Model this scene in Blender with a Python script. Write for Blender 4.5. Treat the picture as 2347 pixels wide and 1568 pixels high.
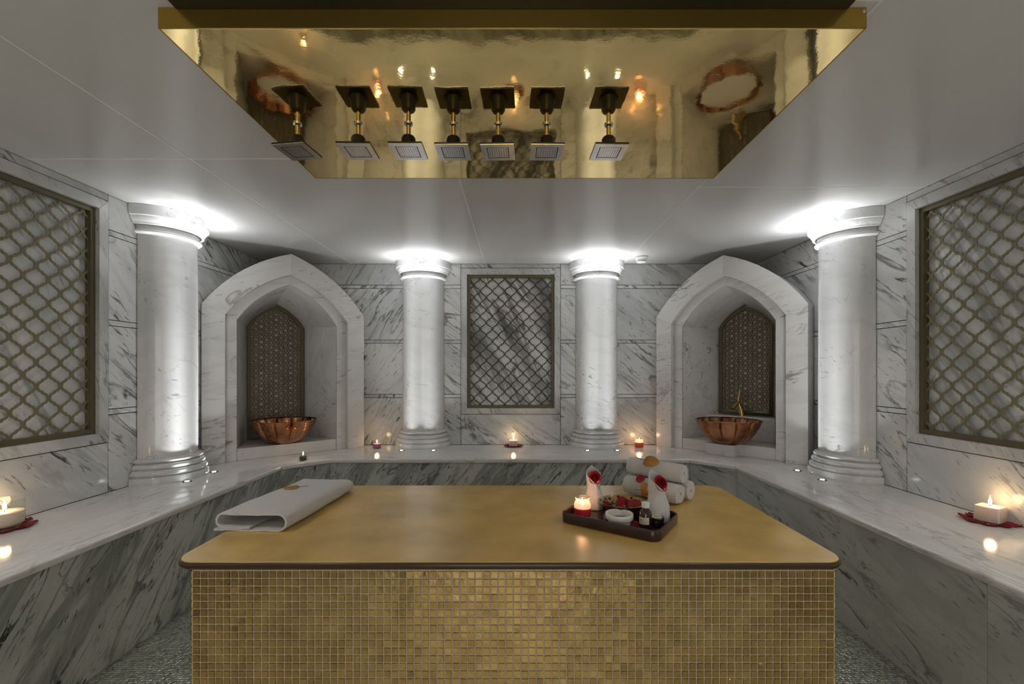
import bpy, bmesh, math, random
from mathutils import Vector, Matrix, noise as mnoise
PI = math.pi
random.seed(7)
for o in list(bpy.data.objects):
    bpy.data.objects.remove(o)
S = bpy.context.scene
COL = S.collection

# ------------------------------------------------------------------ camera
F = 1020.0; PX, PY = 1186.0, 851.0; EYE = 1.23      # focal length / vanishing point in photo pixels
cam_d = bpy.data.cameras.new('camera'); cam = bpy.data.objects.new('camera', cam_d); COL.objects.link(cam)
cam.location = (0, 0, EYE); cam.rotation_euler = (PI/2, 0, 0)
cam_d.sensor_width = 36; cam_d.lens = F/2347*36; cam_d.clip_start = .02
cam_d.shift_x = -(PX-1173.5)/2347; cam_d.shift_y = (PY-784)/2347
S.camera = cam
# ------------------------------------------------------------------ world, exposure
w = bpy.data.worlds.new('world'); S.world = w; w.use_nodes = True
w.node_tree.nodes['Background'].inputs[0].default_value = (.8, .85, .9, 1)
w.node_tree.nodes['Background'].inputs[1].default_value = .05
S.view_settings.view_transform = 'Standard'; S.view_settings.look = 'None'
S.view_settings.gamma = 1; S.view_settings.use_curve_mapping = False
S.view_settings.exposure = 0.45
UPLIGHT_W = 380.0; FILL_LAMP_W = 21.0; FILL_DOOR_E = 1.2; CANDLE_W = .22

# ------------------------------------------------------------------ room dimensions (metres)
YB = 4.116; XL = -2.297; XR = 2.2; YR = -1.7; ZC = 2.223; ZB = .55; XC = -.055

# ================================================================== helpers
def at(px, py, z):
    """point on the horizontal plane z seen at a photo pixel"""
    Y = F*(EYE-z)/(py-PY)
    return Vector(((px-PX)/F*Y, Y, z))

class MB:
    def __init__(s): s.v = []; s.f = []; s.sm = []
    def add(s, verts, faces, smooth=False):
        n = len(s.v); s.v += [tuple(p) for p in verts]
        for f in faces: s.f.append([i+n for i in f]); s.sm.append(smooth)
        return s
    def box(s, c, d, rz=0):
        x, y, z = d[0]/2, d[1]/2, d[2]/2; ca, sa = math.cos(rz), math.sin(rz)
        P = [(-x,-y,-z),(x,-y,-z),(x,y,-z),(-x,y,-z),(-x,-y,z),(x,-y,z),(x,y,z),(-x,y,z)]
        P = [(c[0]+p[0]*ca-p[1]*sa, c[1]+p[0]*sa+p[1]*ca, c[2]+p[2]) for p in P]
        return s.add(P, [(0,3,2,1),(4,5,6,7),(0,1,5,4),(1,2,6,5),(2,3,7,6),(3,0,4,7)])
    def loft(s, rings, closed=True, cap0=False, cap1=False, smooth=True):
        n = len(rings[0]); V = [p for r in rings for p in r]; Fc = []
        for i in range(len(rings)-1):
            for j in range(n if closed else n-1):
                k = (j+1) % n
                Fc.append((i*n+j, i*n+k, (i+1)*n+k, (i+1)*n+j))
        s.add(V, Fc, smooth)
        if cap0: s.add(rings[0], [list(range(n))[::-1]])
        if cap1: s.add(rings[-1], [list(range(n))])
        return s
    def lathe(s, prof, n=24, c=(0,0,0), a0=0, a1=2*PI, smooth=True, cap0=False, cap1=False):
        full = abs(a1-a0-2*PI) < 1e-6; m = n if full else n+1
        R = [[(c[0]+r*math.cos(a0+(a1-a0)*j/n), c[1]+r*math.sin(a0+(a1-a0)*j/n), c[2]+z) for j in range(m)] for r, z in prof]
        return s.loft(R, full, cap0, cap1, smooth)
    def prism(s, poly, axis, a, b, smooth=False):
        """poly of 2-D points; axis 'z': (x,y) extruded in z; axis 'y': (x,z) extruded in y"""
        if axis == 'z': A = [(p[0], p[1], a) for p in poly]; B = [(p[0], p[1], b) for p in poly]
        else: A = [(p[0], a, p[1]) for p in poly]; B = [(p[0], b, p[1]) for p in poly]
        n = len(poly); s.add(A+B, [tuple(range(n))[::-1], tuple(range(n, 2*n))])
        s.add(A+B, [(i, (i+1) % n, n+(i+1) % n, n+i) for i in range(n)], smooth)
        return s
    def tube(s, pts, rad, n=10, cap=True):
        pts = [Vector(p) for p in pts]; rad = rad if isinstance(rad, (list, tuple)) else [rad]*len(pts)
        R = []; up = Vector((.13, .31, .94))
        for i, p in enumerate(pts):
            d = (pts[min(i+1, len(pts)-1)]-pts[max(i-1, 0)]).normalized()
            x = up.cross(d)
            if x.length < 1e-3: x = Vector((1,0,0)).cross(d)
            x.normalize(); y = d.cross(x)
            R.append([tuple(p+rad[i]*(math.cos(2*PI*j/n)*x+math.sin(2*PI*j/n)*y)) for j in range(n)])
        return s.loft(R, True, cap, cap)
    def ribbon(s, path, width, z0, z1):
        """flat strip along a 2-D (x,z) path, solid between y=z0 and y=z1 (front = z0)"""
        P = [Vector(p) for p in path]; L = []; R = []
        for i, p in enumerate(P):
            d = P[min(i+1, len(P)-1)]-P[max(i-1, 0)]
            if d.length < 1e-9: d = Vector((1,0))
            d.normalize(); nrm = Vector((-d.y, d.x))*width/2
            L.append(p+nrm); R.append(p-nrm)
        rings = [[(L[i].x, z0, L[i].y), (R[i].x, z0, R[i].y), (R[i].x, z1, R[i].y), (L[i].x, z1, L[i].y)] for i in range(len(P))]
        return s.loft(rings, True, True, True, False)
    def mesh(s, name, fix=True):
        me = bpy.data.meshes.new(name); me.from_pydata(s.v, [], s.f)
        me.polygons.foreach_set('use_smooth', s.sm)
        bm = bmesh.new(); bm.from_mesh(me)
        bmesh.ops.remove_doubles(bm, verts=bm.verts, dist=1e-5)
        if fix: bmesh.ops.recalc_face_normals(bm, faces=bm.faces)
        bm.to_mesh(me); bm.free(); me.update()
        me.set_sharp_from_angle(angle=.62)
        return me
    def build(s, name, mat, parent=None, loc=(0,0,0), rz=0, fix=True):
        return obj(name, s.mesh(name, fix), mat, parent, loc, rz)

def obj(name, me, mat, parent=None, loc=(0,0,0), rz=0):
    o = bpy.data.objects.new(name, me); COL.objects.link(o)
    if mat is not None:
        me.materials.clear(); me.materials.append(mat)
    o.location = loc; o.rotation_euler = (0, 0, rz)
    if parent: o.parent = parent
    return o
def empty(name, loc=(0,0,0), rz=0):
    o = bpy.data.objects.new(name, None); COL.objects.link(o); o.empty_display_size = .05
    o.location = loc; o.rotation_euler = (0, 0, rz); return o
def tag(o, label, cat, group=None, kind=None):
    o['label'] = label; o['category'] = cat
    if group: o['group'] = group
    if kind: o['kind'] = kind
    return o
def struct(o): o['kind'] = 'structure'; return o
def sub(o, lv=1):
    m = o.modifiers.new('sub', 'SUBSURF'); m.levels = lv; m.render_levels = lv; return o
def bevel(o, wd=.002, seg=2):
    m = o.modifiers.new('bevel', 'BEVEL'); m.width = wd; m.segments = seg; m.limit_method = 'ANGLE'; m.angle_limit = .6; return o
def copy_tree(o, parent=None):
    c = o.copy(); COL.objects.link(c); c.parent = parent
    for ch in list(o.children): copy_tree(ch, c)
    return c

# ================================================================== materials
def nt(name):
    m = bpy.data.materials.new(name); m.use_nodes = True
    t = m.node_tree; b = t.nodes['Principled BSDF']
    return m, t, b
def N(t, kind, **kw):
    n = t.nodes.new('ShaderNode'+kind)
    for k, v in kw.items():
        if hasattr(n, k): setattr(n, k, v)
        else: n.inputs[k].default_value = v
    return n
def link(t, a, ao, b, bi): t.links.new(a.outputs[ao], b.inputs[bi])
def rgb(c): return (c[0], c[1], c[2], 1)
def plain(name, col, rough=.5, metal=0, bump=0, bscale=60, var=0, vscale=6, **kw):
    m, t, b = nt(name)
    b.inputs['Base Color'].default_value = rgb(col); b.inputs['Roughness'].default_value = rough; b.inputs['Metallic'].default_value = metal
    for k, v in kw.items(): b.inputs[k.replace('_', ' ')].default_value = v
    tc = N(t, 'TexCoord')
    if var:
        n = N(t, 'TexNoise', Scale=vscale, Detail=4.0); link(t, tc, 'Object', n, 'Vector')
        r = N(t, 'ValToRGB'); link(t, n, 'Fac', r, 'Fac')
        r.color_ramp.elements[0].position = .3; r.color_ramp.elements[1].position = .7
        r.color_ramp.elements[0].color = rgb([x*(1-var) for x in col]); r.color_ramp.elements[1].color = rgb([min(1, x*(1+var)) for x in col])
        link(t, r, 'Color', b, 'Base Color')
    if bump:
        n = N(t, 'TexNoise', Scale=bscale, Detail=3.0); link(t, tc, 'Object', n, 'Vector')
        bp = N(t, 'Bump', Strength=bump, Distance=.01); link(t, n, 'Fac', bp, 'Height'); link(t, bp, 'Normal', b, 'Normal')
    return m
def emit(name, col, s):
    m, t, b = nt(name)
    b.inputs['Base Color'].default_value = rgb(col); b.inputs['Emission Color'].default_value = rgb(col); b.inputs['Emission Strength'].default_value = s
    return m
def marble(name, base, tint, vein, ang, amt=.9, dense=.5, scale=1.0, rough=.13, stretch=.20, thin=.035, band=.16):
    """polished marble: clouds of tint, clustered directional streaks and thin wandering veins"""
    m, t, b = nt(name); b.inputs['Roughness'].default_value = rough
    tc = N(t, 'TexCoord'); oi = N(t, 'ObjectInfo')
    mul = N(t, 'Math', operation='MULTIPLY'); link(t, oi, 'Random', mul, 0); mul.inputs[1].default_value = 53.0
    cx = N(t, 'CombineXYZ'); link(t, mul, 0, cx, 'X'); link(t, mul, 0, cx, 'Z')
    ad = N(t, 'VectorMath', operation='ADD'); link(t, tc, 'Object', ad, 0); link(t, cx, 0, ad, 1)
    m1 = N(t, 'Mapping'); m1.inputs['Rotation'].default_value = (0, ang, 0); link(t, ad, 0, m1, 'Vector')
    m2 = N(t, 'Mapping'); m2.inputs['Scale'].default_value = (stretch*scale, scale, scale); link(t, m1, 0, m2, 'Vector')
    def noise(src, sc, det, dist=0, rg=.55):
        n = N(t, 'TexNoise', Scale=sc, Detail=det, Roughness=rg, Distortion=dist); link(t, src, 0, n, 'Vector'); return n
    def rng(src, a, bb, lo=0, hi=1):
        r = N(t, 'MapRange', interpolation_type='SMOOTHSTEP'); link(t, src, 0, r, 'Value')
        r.inputs[1].default_value = a; r.inputs[2].default_value = bb; r.inputs[3].default_value = lo; r.inputs[4].default_value = hi; return r
    def math2(op, a, bb):
        x = N(t, 'Math', operation=op); link(t, a, 0, x, 0)
        if isinstance(bb, (int, float)): x.inputs[1].default_value = bb
        else: link(t, bb, 0, x, 1)
        return x
    # thin veins
    n1 = noise(m2, 5.5, 8, 1.3)
    d = math2('SUBTRACT', n1, .5); d = math2('ABSOLUTE', d, 0)
    v1 = rng(d, 0, thin, 1, 0)
    # dash streaks, coarse and fine
    n2 = noise(m2, 22, 8, 1.1, .64); v2 = rng(n2, .565, .64)
    n6 = noise(m2, 60, 4, .3, .6); v6 = rng(n6, .58, .66)
    # clusters
    m3 = N(t, 'Mapping'); m3.inputs['Scale'].default_value = (.55*scale, scale, scale); link(t, m1, 0, m3, 'Vector')
    n3 = noise(m3, 2.2, 3, .3); p1 = rng(n3, .62-.3*dense, .80-.3*dense)
    n4 = noise(m3, 3.4, 4, .2); p2 = rng(n4, .66-.3*dense, .76-.3*dense)
    n7 = noise(m3, 5.0, 3, 0); p3 = rng(n7, .60-.3*dense, .74-.3*dense)
    # broad smoky bands
    m4 = N(t, 'Mapping'); m4.inputs['Scale'].default_value = (stretch*.8*scale, scale, scale); link(t, m1, 0, m4, 'Vector')
    n8 = noise(m4, 2.6, 5, .8); d8 = math2('SUBTRACT', n8, .5); d8 = math2('ABSOLUTE', d8, 0); v8 = rng(d8, 0, .05, 1, 0); v8 = math2('MULTIPLY', v8, band)
    a = math2('MULTIPLY', v1, p1); a = math2('MULTIPLY', a, .8)
    c = math2('MULTIPLY', v2, p2); f6 = math2('MULTIPLY', v6, p3); f6 = math2('MULTIPLY', f6, .6)
    fac = math2('MAXIMUM', a, c); fac = math2('MAXIMUM', fac, f6); fac = math2('MAXIMUM', fac, v8); fac = math2('MULTIPLY', fac, amt)
    # clouds
    n5 = noise(m3, 1.6, 5, .4); cl = rng(n5, .38, .68)
    mx = N(t, 'MixRGB'); mx.inputs[1].default_value = rgb(base); mx.inputs[2].default_value = rgb(tint); link(t, cl, 0, mx, 0)
    mv = N(t, 'MixRGB'); mv.inputs[2].default_value = rgb(vein); link(t, mx, 0, mv, 1); link(t, fac, 0, mv, 0)
    link(t, mv, 0, b, 'Base Color')
    return m
D = math.radians
WHITE = (.80, .80, .79); TINT = (.60, .62, .62); VEIN = (.06, .062, .068)
M = {}
M['wall_l'] = marble('marble_wall_rising', WHITE, TINT, VEIN, D(56), .95, .62)
M['wall_r'] = marble('marble_wall_falling', WHITE, TINT, VEIN, D(-38), .95, .66)
M['wall_side_l'] = marble('marble_side_falling', WHITE, TINT, VEIN, D(-42), .95, .62)
M['wall_side_r'] = marble('marble_side_wall', WHITE, TINT, VEIN, D(-35), .95, .60)
M['panel'] = marble('marble_panel', (.88, .88, .87), (.66, .67, .67), (.045, .045, .05), D(-58), .97, .80, .62, stretch=.13, band=.85)
M['panel_side'] = marble('marble_side_panel', (.90, .91, .91), (.66, .68, .68), (.10, .11, .11), D(-62), .75, .5, 1.2, band=.6)
M['border'] = marble('marble_border', (.70, .70, .69), (.50, .51, .51), (.12, .115, .11), D(-58), .85, .55, 1.5)
M['column'] = marble('marble_column', (.78, .78, .77), (.66, .67, .67), (.20, .20, .20), D(-14), .7, .42, .9, .10, .22, .02, .12)
M['niche'] = marble('marble_niche', (.80, .79, .77), (.68, .67, .66), (.20, .18, .16), D(14), .75, .46, .9, .16, .25, .022, .15)
M['bench_top'] = marble('marble_bench_top', (.78, .77, .74), (.66, .65, .63), (.24, .22, .19), D(4), .6, .5, 1.3, .10)
M['bench_front'] = marble('marble_bench_front', (.58, .60, .56), (.40, .425, .395), (.040, .038, .028), D(52), .95, .78, 1.7, .10, .2, band=.5)
M['bench_front_r'] = marble('marble_bench_front_pale', (.54, .555, .525), (.43, .445, .42), (.07, .07, .06), D(-14), .9, .52, 1.5, .10, .25)
M['ceil'] = plain('ceiling_panel_white', (.68, .68, .67), .17)
M['strip'] = plain('ceiling_joint_white', (.85, .85, .84), .4)
M['dark'] = plain('dark_cavity', (.02, .02, .02), .6)
M['black_sheet'] = plain('sheet_black', (.012, .013, .014), .35)
M['wallcore'] = plain('wall_core', (.12, .12, .12), .8)
M['bronze'] = plain('bronze_paint', (.145, .125, .068), .42, .25)
M['bronze_dark'] = plain('bronze_dark', (.12, .10, .065), .42, .3)
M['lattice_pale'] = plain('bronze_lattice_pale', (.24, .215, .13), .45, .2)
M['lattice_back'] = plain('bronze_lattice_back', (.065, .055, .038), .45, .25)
M['screen_back'] = plain('screen_plate', (.36, .32, .26), .30, .3, var=.25, vscale=9)
M['star'] = plain('star_inlay', (.50, .46, .40), .3, .2)
M['silver'] = plain('brushed_steel', (.72, .70, .66), .24, 1.0, var=.12, vscale=40)
M['black'] = plain('black_rubber', (.012, .012, .012), .35)
M['brass'] = plain('brass', (.55, .40, .14), .2, 1.0)
M['copper'] = None
M['white_cer'] = plain('white_ceramic', (.78, .76, .72), .18)
M['white_plastic'] = plain('white_plastic', (.80, .80, .79), .4)
M['wood_dark'] = plain('dark_wood', (.035, .016, .012), .22, var=.3, vscale=14)
M['liquid'] = plain('dark_oil', (.05, .02, .01), .08)
M['amber'] = plain('amber_glass', (.035, .010, .003), .05, 0, Coat_Weight=.6)
M['label'] = plain('label_paper', (.72, .62, .45), .6)
M['ink'] = plain('label_ink', (.30, .20, .08), .6)
M['white'] = plain('white_paint', (.8, .8, .8), .4)
M['towel'] = plain('white_terry', (.80, .78, .76), .95, 0, .8, 330, Sheen_Weight=.3)
M['petal'] = plain('rose_petal', (.36, .004, .018), .5, var=.35, vscale=20)
M['petal_dark'] = plain('rose_petal_dark', (.20, .002, .010), .5, var=.35, vscale=20)
M['leaf'] = plain('ochre_leaf', (.44, .20, .02), .5, var=.25, vscale=30)
M['stem'] = plain('dry_stem', (.16, .08, .03), .7)
M['potpourri'] = plain('dried_flowers', (.42, .27, .16), .8, var=.7, vscale=60)
M['wax'] = plain('cream_wax', (.85, .79, .65), .45, Subsurface_Weight=.25)
M['wax_red'] = plain('red_wax', (.70, .02, .07), .35)
M['wax_purple'] = plain('purple_wax', (.46, .16, .30), .4)
M['wax_orange'] = plain('orange_wax', (.85, .26, .12), .4)
M['wax_black'] = plain('dark_green_wax', (.015, .03, .022), .4)
M['wick'] = plain('wick', (.02, .015, .01), .9)
M['flame'] = emit('flame', (1.0, .80, .48), 10)
M['lens'] = emit('led_lens', (.95, .97, 1.0), 16)
M['grout'] = plain('cement_grout', (.62, .54, .46), .85)
M['gold_satin'] = plain('gold_satin', (.50, .33, .07), .30, .85)
M['tabletop'] = plain('tan_gold_laminate', (.62, .405, .125), .24, .0, var=.16, vscale=5)
M['tableedge'] = plain('brown_edging', (.060, .030, .008), .25)
M['fill_door_frame'] = plain('fill_door_frame_dark', (.05, .045, .04), .4)
M['fill_door_glow'] = emit('added_fill_glow', (1.0, .95, .88), FILL_DOOR_E)  # glow of the unseen added door, soft fill for the room
M['lamp'] = emit('fill_lamp_lens', (1.0, .97, .92), 12)  # glowing lens of the added ceiling fill lamps
M['water'] = plain('milky_water', (.70, .69, .70), .05)

def copper():
    m, t, b = nt('hammered_copper'); b.inputs['Metallic'].default_value = 1; b.inputs['Roughness'].default_value = .17
    tc = N(t, 'TexCoord')
    n = N(t, 'TexNoise', Scale=9.0, Detail=3.0); link(t, tc, 'Object', n, 'Vector')
    r = N(t, 'ValToRGB'); link(t, n, 'Fac', r, 'Fac')
    r.color_ramp.elements[0].position = .35; r.color_ramp.elements[0].color = (.19, .070, .032, 1)
    r.color_ramp.elements[1].position = .68; r.color_ramp.elements[1].color = (.66, .33, .17, 1)
    link(t, r, 'Color', b, 'Base Color')
    v = N(t, 'TexVoronoi', Scale=85.0); link(t, tc, 'Object', v, 'Vector')
    bp = N(t, 'Bump', Strength=.35, Distance=.004); link(t, v, 'Distance', bp, 'Height'); link(t, bp, 'Normal', b, 'Normal')
    return m
M['copper'] = copper()
def mirror_gold():
    m, t, b = nt('polished_gold'); b.inputs['Metallic'].default_value = 1; b.inputs['Roughness'].default_value = .045
    b.inputs['Base Color'].default_value = (1.0, .77, .35, 1)
    tc = N(t, 'TexCoord')
    n = N(t, 'TexNoise', Scale=5.0, Detail=2.0); link(t, tc, 'Object', n, 'Vector')
    n2 = N(t, 'TexNoise', Scale=90.0, Detail=2.0); link(t, tc, 'Object', n2, 'Vector')
    b1 = N(t, 'Bump', Strength=.03, Distance=.05); link(t, n, 'Fac', b1, 'Height')
    b2 = N(t, 'Bump', Strength=.012, Distance=.004); link(t, n2, 'Fac', b2, 'Height'); link(t, b1, 'Normal', b2, 'Normal'); link(t, b2, 'Normal', b, 'Normal')
    return m
M['mirror'] = mirror_gold()
def gold_tile():
    m, t, b = nt('gold_mosaic'); b.inputs['Metallic'].default_value = 1; b.inputs['Roughness'].default_value = .07
    tc = N(t, 'TexCoord'); oi = N(t, 'ObjectInfo')
    n = N(t, 'TexNoise', Scale=14.0, Detail=4.0); g = N(t, 'NewGeometry'); link(t, g, 'Position', n, 'Vector')
    r = N(t, 'ValToRGB'); link(t, n, 'Fac', r, 'Fac')
    r.color_ramp.elements[0].position = .3; r.color_ramp.elements[0].color = (.50, .335, .13, 1)
    r.color_ramp.elements[1].position = .7; r.color_ramp.elements[1].color = (.74, .52, .21, 1)
    link(t, r, 'Color', b, 'Base Color')
    n2 = N(t, 'TexNoise', Scale=70.0, Detail=1.0); link(t, g, 'Position', n2, 'Vector')
    bp = N(t, 'Bump', Strength=.12, Distance=.01); link(t, n2, 'Fac', bp, 'Height'); link(t, bp, 'Normal', b, 'Normal')
    return m
M['tile'] = gold_tile()
def floor_mat():
    m, t, b = nt('silver_glass_mosaic'); b.inputs['Metallic'].default_value = .75; b.inputs['Roughness'].default_value = .28
    g = N(t, 'NewGeometry')
    mp = N(t, 'Mapping'); mp.inputs['Scale'].default_value = (1, 1, 0); link(t, g, 'Position', mp, 'Vector')
    br = N(t, 'TexBrick', Scale=1.0, offset=0.0)
    br.inputs['Brick Width'].default_value = .012; br.inputs['Row Height'].default_value = .012; br.inputs['Mortar Size'].default_value = .0011
    br.inputs['Mortar Smooth'].default_value = .3; br.inputs['Bias'].default_value = 0.0
    br.inputs['Color1'].default_value = (.45, .46, .38, 1); br.inputs['Color2'].default_value = (.92, .93, .84, 1); br.inputs['Mortar'].default_value = (.10, .11, .09, 1)
    link(t, mp, 0, br, 'Vector'); link(t, br, 'Color', b, 'Base Color')
    v = N(t, 'TexVoronoi', Scale=84.0); link(t, mp, 0, v, 'Vector')
    b1 = N(t, 'Bump', Strength=.7, Distance=.006); link(t, v, 'Distance', b1, 'Height')
    b2 = N(t, 'Bump', Strength=.6, Distance=.003, invert=True); link(t, br, 'Fac', b2, 'Height'); link(t, b1, 'Normal', b2, 'Normal')
    link(t, b2, 'Normal', b, 'Normal')
    return m
M['floor'] = floor_mat()
def thin_glass(name, col, frost=0):
    m, t, b = nt(name); out = t.nodes['Material Output']
    tr = N(t, 'BsdfTransparent'); tr.inputs[0].default_value = rgb(col)
    gl = N(t, 'BsdfGlossy'); gl.inputs['Roughness'].default_value = .03
    lw = N(t, 'LayerWeight'); pw = N(t, 'Math', operation='POWER'); link(t, lw, 'Facing', pw, 0); pw.inputs[1].default_value = 4.0
    fr = N(t, 'MapRange'); link(t, pw, 0, fr, 'Value'); fr.inputs[3].default_value = .05; fr.inputs[4].default_value = .6
    mx = N(t, 'MixShader'); link(t, fr, 0, mx, 0); link(t, tr, 0, mx, 1); link(t, gl, 0, mx, 2)
    tl = N(t, 'BsdfTranslucent'); tl.inputs[0].default_value = rgb(col); m2 = N(t, 'MixShader'); m2.inputs[0].default_value = frost
    link(t, mx, 0, m2, 1); link(t, tl, 0, m2, 2); link(t, m2, 0, out, 'Surface')
    return m
M['glass'] = thin_glass('clear_glass', (.93, .95, .93))
M['glass_pink'] = thin_glass('pink_glass', (1.0, .80, .76), .35)

# ================================================================== structure: floor, ceiling, walls
struct(MB().box(((XL+XR)/2, (YR+YB)/2, -.05), (XR-XL+.5, YB-YR+.5, .1)).build('floor', M['floor']))
ceil = struct(MB().box(((XL+XR)/2, (YR+YB)/2, ZC+.06), (XR-XL+.5, YB-YR+.5, .08)).build('ceiling', M['dark']))
xs = [XL-.02, -1.53, -.30, .975, XR+.02]
ysp = [[YR, -.40, 2.08, YB+.02], [YR, -.40, 2.08, YB+.02], [YR, 1.19, YB+.02], [YR, -.10, 2.40, YB+.02]]
def panel_obj(name, x0, x1, y0, y1, z0, z1, mat, par):
    cx, cy, cz = (x0+x1)/2, (y0+y1)/2, (z0+z1)/2
    return MB().box((0,0,0), (x1-x0, y1-y0, z1-z0)).build(name, mat, par, (cx, cy, cz))
for i in range(4):
    for j in range(len(ysp[i])-1):
        bevel(panel_obj('ceiling_panel', xs[i]+.004, xs[i+1]-.004, ysp[i][j]+.004, ysp[i][j+1]-.004, ZC, ZC+.019, M['ceil'], ceil), .0015, 1)
    for y in ysp[i][1:-1]:
        panel_obj('joint_strip', xs[i]+.004, xs[i+1]-.004, y-.0042, y+.0042, ZC-.0008, ZC+.012, M['strip'], ceil)
for x in xs[1:-1]:
    panel_obj('joint_strip', x-.0042, x+.0042, YR, YB+.02, ZC-.001, ZC+.0125, M['strip'], ceil)
tag(panel_obj('ceiling_black_sheet', -.93, .90, .92, 1.2115, ZC-.006, ZC-.001, M['black_sheet'], None), 'flat black ceiling panel just in front of the gold shower canopy', 'ceiling panel')  # flat black slab covering a strip of ceiling ahead of the canopy

# a wall is a core with marble slabs hung in front; u runs along the wall, v is height, y=0 is the slab face
def wall_root(name, loc, rz, u0, u1):
    o = MB().box(((u0+u1)/2, .20, 1.11), (u1-u0, .10, 2.24)).build(name, M['wallcore'], None, loc, rz)
    return struct(o)
def slab(par, u0, u1, v0, v1, mat, name='marble_slab', poly=None, th=.02, gap=.0022):
    cu, cv = (u0+u1)/2, (v0+v1)/2
    if poly: m = MB().prism([(p[0]-cu, p[1]-cv) for p in poly], 'y', 0, th)
    else: m = MB().box((0, th/2, 0), (u1-u0-gap*2, th, v1-v0-gap*2))
    return bevel(m.build(name, mat, par, (cu, 0, cv)), .0012, 1)
ROWS = [(ZB, .985, 's'), (.985, 1.016, 't'), (1.016, 1.488, 's'), (1.488, 1.520, 't'), (1.520, 1.995, 's'), (1.995, 2.027, 't'), (2.027, ZC, 's')]
def courses(par, u0, u1, mat, cutlow=None, cuthigh=None):
    """courses of slabs between u0 and u1; near a niche the courses below the springing stop short"""
    for v0, v1, k in ROWS:
        a, b2 = u0, u1
        if v1 < 1.6:
            if cutlow is not None: a = cutlow
            if cuthigh is not None: b2 = cuthigh
        poly = None
        if k == 's' and v0 > 1.5 and v0 < 1.6 and (cutlow is not None or cuthigh is not None):
            g = .0022
            if cuthigh is not None: poly = [(u0+g, v0+g), (cuthigh, v0+g), (cuthigh, 1.68), (u1-g, 1.68), (u1-g, v1-g), (u0+g, v1-g)]
            else: poly = [(u0+g, 1.68), (cutlow, 1.68), (cutlow, v0+g), (u1-g, v0+g), (u1-g, v1-g), (u0+g, v1-g)]
        slab(par, a, b2, v0, v1, mat, 'marble_slab' if k == 's' else 'marble_strip', poly)
PW, PZ0, PZ1 = .808, .888, 2.126            # metal frame of a lattice panel
BW = .0565                                  # marble border
def border(par, uc, mat):
    u0, u1, z0, z1 = uc-PW/2, uc+PW/2, PZ0, PZ1
    b = BW-.002
    for P in ([(u0-b, z0-b), (u1+b, z0-b), (u1, z0), (u0, z0)], [(u1+b, z0-b), (u1+b, z1+b), (u1, z1), (u1, z0)],
              [(u1+b, z1+b), (u0-b, z1+b), (u0, z1), (u1, z1)], [(u0-b, z1+b), (u0-b, z0-b), (u0, z0), (u0, z1)]):
        cu = sum(p[0] for p in P)/4; cv = sum(p[1] for p in P)/4
        bevel(MB().prism([(p[0]-cu, p[1]-cv) for p in P], 'y', -.004, .14).build('marble_border', mat, par, (cu, 0, cv)), .0012, 1)
# --- back wall
WB = wall_root('wall_back', (0, YB, 0), 0, XL-.3, XR+.3)
PCB = -.0625
L0, L1 = PCB-PW/2-BW, PCB+PW/2+BW
courses(WB, XL, -.866, M['wall_l'], cutlow=-1.68)
courses(WB, -.866, L0, M['wall_r'])
slab(WB, L0, L1, ZB, PZ0-BW, M['wall_r']); slab(WB, L0, L1, PZ1+BW, ZC, M['wall_r'])
courses(WB, L1, .728, M['wall_r'])
courses(WB, .728, XR, M['wall_r'], cuthigh=1.58)
border(WB, PCB, M['border'])
# --- side walls: u runs away from the left end as seen from inside the room
WLs = wall_root('wall_left', (XL, 0, 0), PI/2, YR-.2, YB+.3)     # u = Y
PCL = 2.498-BW-PW/2
courses(WLs, 2.498, 2.874, M['wall_side_l']); courses(WLs, 2.874, YB, M['wall_side_l'], cuthigh=3.58)
a0, a1 = PCL-PW/2-BW, PCL+PW/2+BW
slab(WLs, a0, a1, ZB, PZ0-BW, M['wall_side_l']); slab(WLs, a0, a1, PZ1+BW, ZC, M['wall_side_l'])
courses(WLs, .4, a0, M['wall_side_l']); courses(WLs, YR, .4, M['wall_side_l'])
border(WLs, PCL, M['border'])
WRs = wall_root('wall_right', (XR, 0, 0), -PI/2, -(YB+.3), -(YR-.2))   # u = -Y
PCR = -(2.515-BW-PW/2)
courses(WRs, -2.915, -2.515, M['wall_side_r']); courses(WRs, -YB, -2.915, M['wall_side_r'], cutlow=-3.56)
a0, a1 = PCR-PW/2-BW, PCR+PW/2+BW
slab(WRs, a0, a1, ZB, PZ0-BW, M['wall_side_r']); slab(WRs, a0, a1, PZ1+BW, ZC, M['wall_side_r'])
courses(WRs, a1, -.4, M['wall_side_r']); courses(WRs, -.4, -YR, M['wall_side_r'])
border(WRs, PCR, M['border'])
# --- wall behind the camera; the glowing door in it is added as fill light
DW, DH = 1.7, 2.02
WF = struct(MB().box(((XL-DW/2+XC)/2, YR-.06, 1.11), (XC-DW/2-XL, .12, 2.23)).box(((XR+DW/2+XC)/2, YR-.06, 1.11), (XR-XC-DW/2, .12, 2.23))
            .box((XC, YR-.06, (DH+ZC)/2), (DW, .12, ZC-DH)).build('wall_front', M['wall_l']))
dr = struct(MB().box((XC-DW/2+.03, YR-.05, DH/2), (.06, .08, DH)).box((XC+DW/2-.03, YR-.05, DH/2), (.06, .08, DH)).box((XC, YR-.05, DH/2), (.08, .08, DH))
            .box((XC, YR-.05, DH-.03), (DW, .08, .06)).box((XC, YR-.05, .05), (DW, .08, .10)).build('fill_door_1', M['fill_door_frame']))
for sx in (-1, 1):
    MB().box((XC+sx*.4125, YR-.05, 1.03), (.745, .012, 1.86)).build('fill_pane', M['fill_door_glow'], dr)
    MB().tube([(XC+sx*.07, YR+.03, .95), (XC+sx*.07, YR+.03, 1.25)], .009).build('fill_door_handle', M['brass'], dr)

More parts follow.
